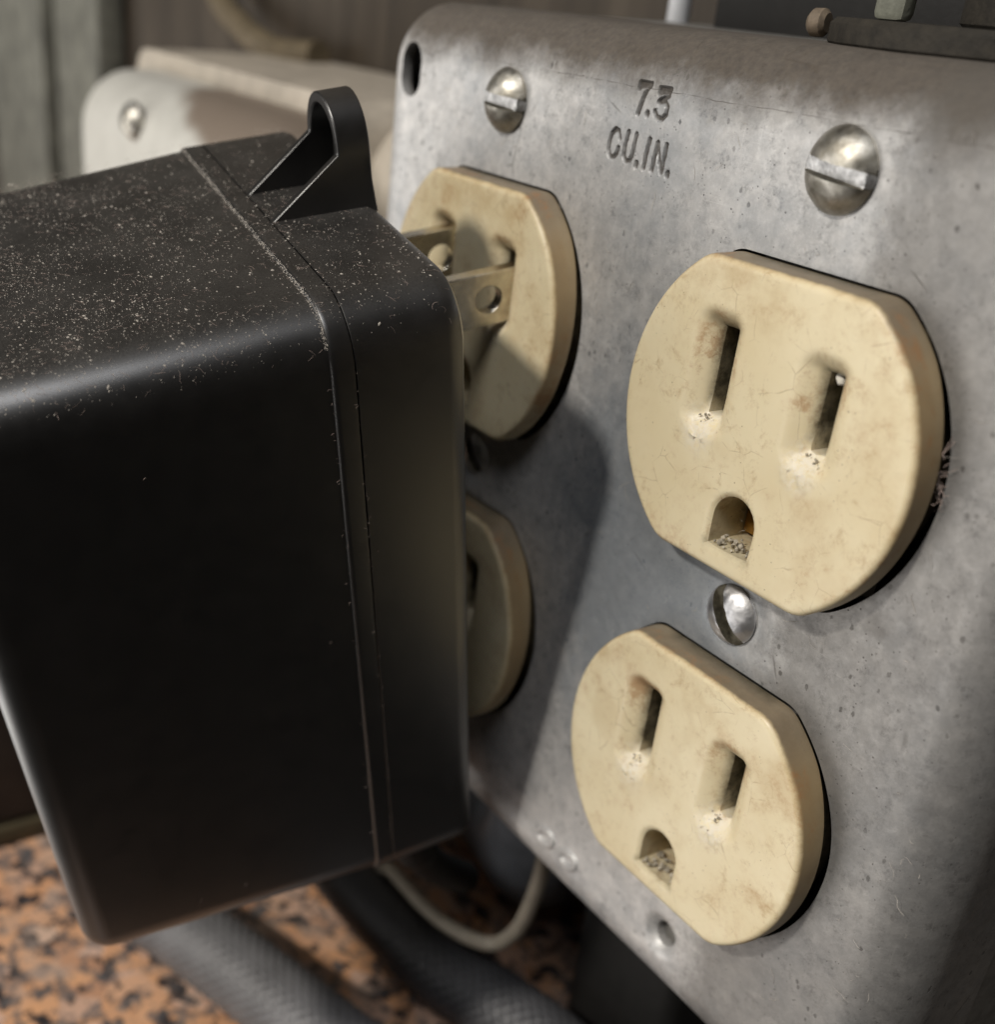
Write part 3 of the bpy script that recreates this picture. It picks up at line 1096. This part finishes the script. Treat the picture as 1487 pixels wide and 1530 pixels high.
# ------------------------------------------------------------------ the black power adapter
A_ROT = Matrix(((0.982183, 0.149811, 0.113458), (-0.123931, 0.9702, -0.208213), (-0.141269, 0.190443, 0.971481)))
A_ORG = (-44.9416, -3.7, 23.344)
ad = thing("power_adapter", "black plastic wall adapter plugged into the upper left outlet, tilted and dusty on top", "power adapter", A_ORG, A_ROT.to_euler())
B0, B2, B1, BF = 13.29, 24.57, 26.76, 63.15
AR, AL, CT, CB, RC, DR = 27.045, -26.53, 12.574, -67.158, 5.85, math.tan(0.039)


def section(b, extra=0.0, n=12):
    s = DR * (b - B1) if b > B1 else 0.012 * (B1 - b)
    s += extra
    rc = max(RC - extra, 1.5)
    return [(a, -b, c) for a, c in rrect(AL + s, AR - s, CB + s, CT - s, rc, n)]


# mid-side points so that the sides shade evenly
def dens(ring, step=6.0):
    out = []
    for i, p in enumerate(ring):
        q = ring[(i + 1) % len(ring)]
        L = (Vector(q) - Vector(p)).length
        k = max(1, int(round(L / step))) if L > 3 else 1
        out += [tuple(Vector(p).lerp(Vector(q), t / k)) for t in range(k)]
    return out


LIP = 0.34
bm = bmesh.new()
rings = [section(B0, 1.6), section(B0 + .12, .9), section(B0 + .5, .3), section(B0 + 1.2, 0.0), section(B0 + 2.0, 0.0), section(18), section(B2 - .5, 0.0), section(B2 - .12, 0.0), section(B2 - .06, .06), section(B2 - .05, .4)]
loft(bm, [dens(r) for r in rings])
obj("back_shell", bm, M['black'], ad, 32)
bm = bmesh.new()
rings = [section(B2 + .02, .4), section(B2 + .03, .08), section(B2 + .10, .02), section(B2 + .4, 0.0), section(B1 - .5, 0.0), section(B1 - .16, .0), section(B1 - .10, .03), section(B1 + .06, .20), section(B1 + .12, LIP), section(B1 + .4, LIP),
         section(35, LIP), section(48, LIP), section(BF - 3.4, LIP)]
for k in range(1, 9):
    a = math.radians(90 * k / 8)
    rings.append(section(BF - 3.4 + 3.4 * math.sin(a), LIP + 3.4 * (1 - math.cos(a))))
rings = [dens(r) for r in rings]
mid = sum((Vector(q) for q in rings[-1]), Vector()) / len(rings[-1])
rings.append([tuple(Vector(q).lerp(mid, 0.06)) for q in rings[-1]])
loft(bm, rings)
obj("front_shell", bm, M['black'], ad, 32)


# hanging ear: an arched channel on top of the back shell with sloping cheeks
def make_ear():
    a0, w, sp, th = 0.1, 4.65, 17.9, 0.95
    bb, bf, bfoot, base = 13.55, 17.0, 24.35, CT - 0.5

    def prof(rad, n=16):
        pts = [(a0 + rad, base + 0.0), (a0 + rad, 15.0), (a0 + rad, sp)]
        pts += [(a0 + rad * math.cos(math.pi * k / n), sp + (rad + (0.25 if rad > w - .1 else 0.1)) * math.sin(math.pi * k / n)) for k in range(1, n)]
        pts += [(a0 - rad, sp), (a0 - rad, 15.0), (a0 - rad, base)]
        return pts
    outer, inner = prof(w), prof(w - th)

    def front(c):
        return bf + max(0.0, (sp - c) / (sp - CT)) * (bfoot - bf)
    bm = bmesh.new()

    def col(P, f, flare=0.0):
        out = []
        for a, c in P:
            k = max(0.0, (15.5 - c) / 3.5) * flare
            out.append(bm.verts.new((a + math.copysign(k, a - a0), -f(c), c)))
        return out
    ob, of = col(outer, lambda c: bb, 1.3), col(outer, front)
    ob2 = col(outer, lambda c: bb + 0.9, 0.5)
    ib, if_ = col(inner, lambda c: bb + 0.9), col(inner, front)
    for A, B in ((ob, ob2), (ob2, of), (of, if_), (if_, ib)):
        for k in range(len(A) - 1):
            bm.faces.new((A[k], A[k + 1], B[k + 1], B[k]))
    bm.faces.new(ib)                     # web that closes the channel at the back
    bm.faces.new(ob[::-1])
    bmesh.ops.recalc_face_normals(bm, faces=bm.faces)
    o = obj("hanging_ear", bm, M['black'], ad, 40)
    bv = o.modifiers.new("edge_round", 'BEVEL')
    bv.width = 0.016
    bv.segments = 2
    bv.limit_method = 'ANGLE'
    bv.angle_limit = math.radians(40)
    return o


make_ear()


def make_blade(a, half):
    hb = B0 - 11.7
    b0, b1 = -3.2, B0 + 0.3
    outer = [(b0 + 1.0, -half), ((b0 + b1) / 2, -half), (b1, -half), (b1, 0), (b1, half), ((b0 + b1) / 2, half), (b0 + 1.0, half), (b0, half - 1.0), (b0, -half + 1.0)]
    hole = circle(hb, 0.0, 1.62, None, 28)
    v2, f, loops = sheet(outer, [hole], [])
    bm = bmesh.new()
    F = []
    for off in (0.76, -0.76):
        F.append([bm.verts.new((a + off, -x, c)) for x, c in v2])
    for t in f:
        bm.faces.new([F[0][i] for i in t])
        bm.faces.new([F[1][i] for i in t][::-1])
    for lp in loops:
        n = len(lp)
        for k in range(n):
            i, j = lp[k], lp[(k + 1) % n]
            bm.faces.new((F[0][i], F[0][j], F[1][j], F[1][i]))
    o = obj("prong", bm, M['blade'], ad, 40)
    bv = o.modifiers.new("edge_round", 'BEVEL')
    bv.width = 0.012
    bv.segments = 2
    bv.limit_method = 'ANGLE'
    bv.angle_limit = math.radians(50)


make_blade(6.35, 3.15)
make_blade(-6.35, 3.4)

# cord stub with strain relief under the back shell
bm = bmesh.new()
add_tube(bm, catmull([(17, -19, -66.0), (17, -19, -70), (17, -17.5, -76), (15.5, -14, -84), (12, -8, -94)], 8), [3.6] * 9 + [3.2] * 8 + [2.6] * 16, 20)
obj("cord", bm, M['rubber'], ad)

# settled dust: flecks and lint lying on the top and on the upper corner
def top_point():
    b = random.uniform(B0 + 1, BF - 2.5) if random.random() < .55 else BF - 2.5 - abs(random.gauss(0, 16))
    if b < B0 + 1:
        b = random.uniform(B0 + 1, BF - 3)
    s = (DR * (b - B1) + LIP) if b > B1 + .1 else 0.012 * max(B1 - b, 0)
    rc = RC - (LIP if b > B1 else 0)
    u = random.uniform(AL + s + 2, AR - s + 4.2)
    if u < AR - s - rc:
        return Vector((u, -b, CT - s)), Vector((0, 0, 1))
    th = (u - (AR - s - rc)) / rc
    if th > 1.2 or random.random() < max(0, th - .75) * 2.0:
        return None
    cx, cz = AR - s - rc, CT - s - rc
    return Vector((cx + rc * math.sin(th), -b, cz + rc * math.cos(th))), Vector((math.sin(th), 0, math.cos(th)))


bm = bmesh.new()
bl = bmesh.new()
cnt = 0
while cnt < 15000:
    r = top_point()
    if not r:
        continue
    p, nn = r
    if noise.noise(p * 0.13) + 0.6 * noise.noise(p * 0.5) + random.uniform(-.5, .9) < 0:
        continue
    cnt += 1
    if random.random() < 0.88:
        rad = min(0.12, 0.021 * math.exp(random.gauss(0, .6)))
        t = nn.orthogonal().normalized()
        w = nn.cross(t)
        k0 = random.uniform(0, 6.28)
        st = random.uniform(1, 2.1)
        base = []
        for k in range(5):
            a = k0 + k * 1.2566
            q = rad * random.uniform(.6, 1.3)
            base.append(bm.verts.new(p + t * math.cos(a) * q * st + w * math.sin(a) * q + nn * 0.004))
        tip = bm.verts.new(p + nn * rad * random.uniform(.6, 1.3))
        for k in range(5):
            bm.faces.new((base[k], base[(k + 1) % 5], tip))
    else:
        fibre(bl, p + nn * 0.02, random.uniform(.006, .013), random.uniform(.25, 1.2), nn, 0.9, 3)
for _ in range(1100):
    u = random.uniform(AL + 3, AR + 2.0)
    b = B1 + random.uniform(0.02, 0.30)
    k = (b - B1) / 0.3
    rc = RC
    ins = LIP * min(1, k)
    if u < AR - rc:
        p, nn = Vector((u, -b, CT - ins)), Vector((0, -0.7, 0.7))
    else:
        th = (u - (AR - rc)) / rc
        if th > 1.15:
            continue
        p, nn = Vector((AR - rc + (rc - ins) * math.sin(th), -b, CT - rc + (rc - ins) * math.cos(th))), Vector((math.sin(th) * .7, -.7, math.cos(th) * .7))
    rad = random.uniform(.015, .05)
    t = nn.orthogonal().normalized()
    w = nn.cross(t)
    base = [bm.verts.new(p + t * math.cos(q) * rad * 1.4 + w * math.sin(q) * rad) for q in (0.3, 1.5, 2.8, 4.1, 5.3)]
    tip = bm.verts.new(p + nn * rad)
    for q in range(5):
        bm.faces.new((base[q], base[(q + 1) % 5], tip))
# lint along the seam on the side face, hardly any elsewhere
for k in range(90):
    b = random.choice((B2, B1 + .2)) + random.gauss(0, .10)
    c = random.uniform(CB + 8, CT - RC)
    if k > 82:
        b = random.uniform(B0 + 2, BF - 3)
    s = (DR * (b - B1) + LIP) if b > B1 + .1 else 0.012 * max(B1 - b, 0)
    fibre(bl, Vector((AR - s + .02, -b, c)), random.uniform(.008, .014), random.uniform(.15, .5), Vector((1, 0, 0)), 1.0, 3)
o = obj("dust_flecks", bm, M['dust'], ad, 80)
o["kind"] = "stuff"
o = obj("lint_fibres", bl, M['lint'], ad, 80)
o["kind"] = "stuff"

# ------------------------------------------------------------------ the place behind and below
# wall of dark boards
bm = bmesh.new()
add_box(bm, (-900, 56, -104), (500, 70, 420))
wall = struct(obj("wall", bm, M['wall']))
bm = bmesh.new()
add_box(bm, (-700, -84, -118), (-12, 56, -100))
struct(obj("countertop", bm, M['granite']))

# second outlet box further left on the same wall
B2X0, B2X1, B2Z0, B2Z1 = -211.0, -109.0, -71.0, 31.0
bx2 = thing("outlet_box", "whitish blurred outlet box with brown dust, behind the adapter at upper left", "outlet box", ((B2X0 + B2X1) / 2, 0, (B2Z0 + B2Z1) / 2))
hw = (B2X1 - B2X0) / 2
bm = bmesh.new()
rings = []
for k in range(0, 9):
    a = math.radians(90 * k / 8)
    i = 11 * (1 - math.sin(a))
    rings.append([(x, 11 * (1 - math.cos(a)), z) for x, z in rrect(-hw + i, hw - i, -hw + i, hw - i, max(14 - i, 2), 8)])
rings.append([(x, 16, z) for x, z in rrect(-hw, hw, -hw, hw, 14, 8)])
loft(bm, rings, cap1=False)
obj("cover", bm, M['box2'], bx2, 45)
bm = bmesh.new()
loft(bm, [[(x, y, z) for x, z in rrect(-hw - 1, hw - 1, -hw, hw + 3.5, 6, 6)] for y in (16.5, 55)])
obj("box_body", bm, M['cream'], bx2)
o = make_screw(3.6, 1.9, 1.1, 1.2, "cover_screw", M['screw'], (0, 0, 0), math.radians(70), worn=1)
o.parent = bx2
o.location = Vector((-168.7 - (B2X0 + B2X1) / 2, -0.1, 24.0 - (B2Z0 + B2Z1) / 2)) * S

# conduit between the boxes
bm = bmesh.new()
cyl(bm, (-112, 30, 22), (-70, 30, 22), 10.5, 32)
tag(obj("conduit_nipple", bm, M['cream']), "short cream pipe joining the two outlet boxes", "pipe")

# black enclosure on the wall behind the conduit
bm = bmesh.new()
add_box(bm, (-57, 38, 47), (70, 55.8, 150), 2.0, 2)
tag(obj("wall_enclosure", bm, M['rubber']), "plain black enclosure on the wall behind the conduit at top right", "enclosure")

# weathered boards standing at the far left
for i, (x0, x1, y0) in enumerate(((-470, -396, 47), (-386, -364, 49), (-357, -330, 46))):
    bm = bmesh.new()
    add_box(bm, (x0, y0, -99.5), (x1, 55.5, 200), 1.5)
    o = obj("board", bm, M['greyboard'])
    tag(o, ["widest grey weathered board at the far left of the wall", "middle grey weathered board on the wall at far left", "narrow grey weathered board nearest the blurred outlet box"][i], "board", "grey boards on the wall")

# tan cord hanging on the wall above the second box
bm = bmesh.new()
add_tube(bm, catmull([(-262, 50, 75), (-250, 49, 58), (-238, 48, 44.5), (-222, 47, 39), (-212, 46, 37), (-201, 47, 35.2), (-186, 49, 36)], 10), 3.2, 12)
tag(obj("hanging_cord", bm, M['tan']), "tan cord hanging down the brown wall above the blurred box", "cord")
# white rod behind the top edge of the box
bm = bmesh.new()
cyl(bm, (-69, 44, -99), (-69, 44, 200), 1.6, 16)
tag(obj("wall_rod", bm, M['whitep']), "thin white rod standing behind the top edge of the grey box", "rod")

bm = bmesh.new()
add_box(bm, (-35, 22.5, -99.8), (-13, 55, -56), 2.5, 3)
tag(obj("black_case", bm, M['rubber']), "plain black case standing in the shade below the grey outlet box", "case")

bk = thing("storage_box", "dark brown box at the left edge behind the adapter, olive strip along its foot", "box", (-150, -50, -100))
bm = bmesh.new()
add_box(bm, (-34, -30, 4.5), (32, 27, 52), 1.5, 2)
obj("body", bm, M['darkbrown'], bk)
bm = bmesh.new()
add_box(bm, (-35, -31, 0.1), (33, 28, 4.4), 0.8, 2)
obj("foot_strip", bm, M['olive'], bk)

# ---- braided hoses on the countertop
def weave(r, pitch=1.0):
    n = int(round(math.pi * r / pitch)) * 2

    def f(a, L):
        return 0.42 * max(0.0, math.cos(a * n / 2) * math.cos(L * math.pi / pitch)) ** 1.3
    return f


def hose(path, r, label, cat, mat, name, per=60, braid=True):
    bm = bmesh.new()
    P = catmull(path, per)
    add_tube(bm, P, r, 128 if braid else 28, True, weave(r) if braid else None)
    return tag(obj(name, bm, mat, None, 60), label, cat)


ZC = -100
hose([(-122, 30, ZC + 7), (-119, 4, ZC + 7), (-113, -18, ZC + 7), (-104, -32, ZC + 7), (-88, -32.5, ZC + 7), (-72, -26.8, ZC + 7), (-52, -20, ZC + 7), (-32, -14, ZC + 7), (-14, -9, ZC + 6), (-2, -6, ZC), (5, -4, ZC - 14)], 6.3,
     "grey braided hose lying on the granite in front, under the adapter's corner", "hose", M['sleeve'], "braided_hose")
hose([(-130, 26, ZC + 7), (-104, 9, ZC + 7), (-84, 4, ZC + 7), (-69, 4, ZC + 7), (-49.5, 6.2, ZC + 7), (-37, 9.8, ZC + 7), (-22, 13.5, ZC + 7), (-8, 14, ZC + 4), (4, 14, ZC - 14)], 5.9,
     "second dark braided hose, lying further back below the outlet box", "hose", M['sleeve_dark'], "braided_hose")
hose([(-47, 30, -51), (-49, 28, -62), (-53, 30, -78), (-64, 36, -88), (-90, 42, -89)], 10.5,
     "thick smooth blue-grey cable coming out under the grey outlet box", "cable", M['greycable'], "grey_cable", 14, False)
hose([(-80, 10, -84), (-69.9, 7, -87.6), (-64.3, 6, -84.8), (-52.4, 6, -83.9), (-43.5, 7, -82.2), (-38.8, 9.5, -81), (-34.8, 10, -75), (-32.6, 10, -67.7), (-32, 10.5, -60.8), (-33, 12, -51)], 1.2,
     "thin beige wire hanging in a loop beneath the grey outlet box", "wire", M['beige'], "beige_wire", 14, False)
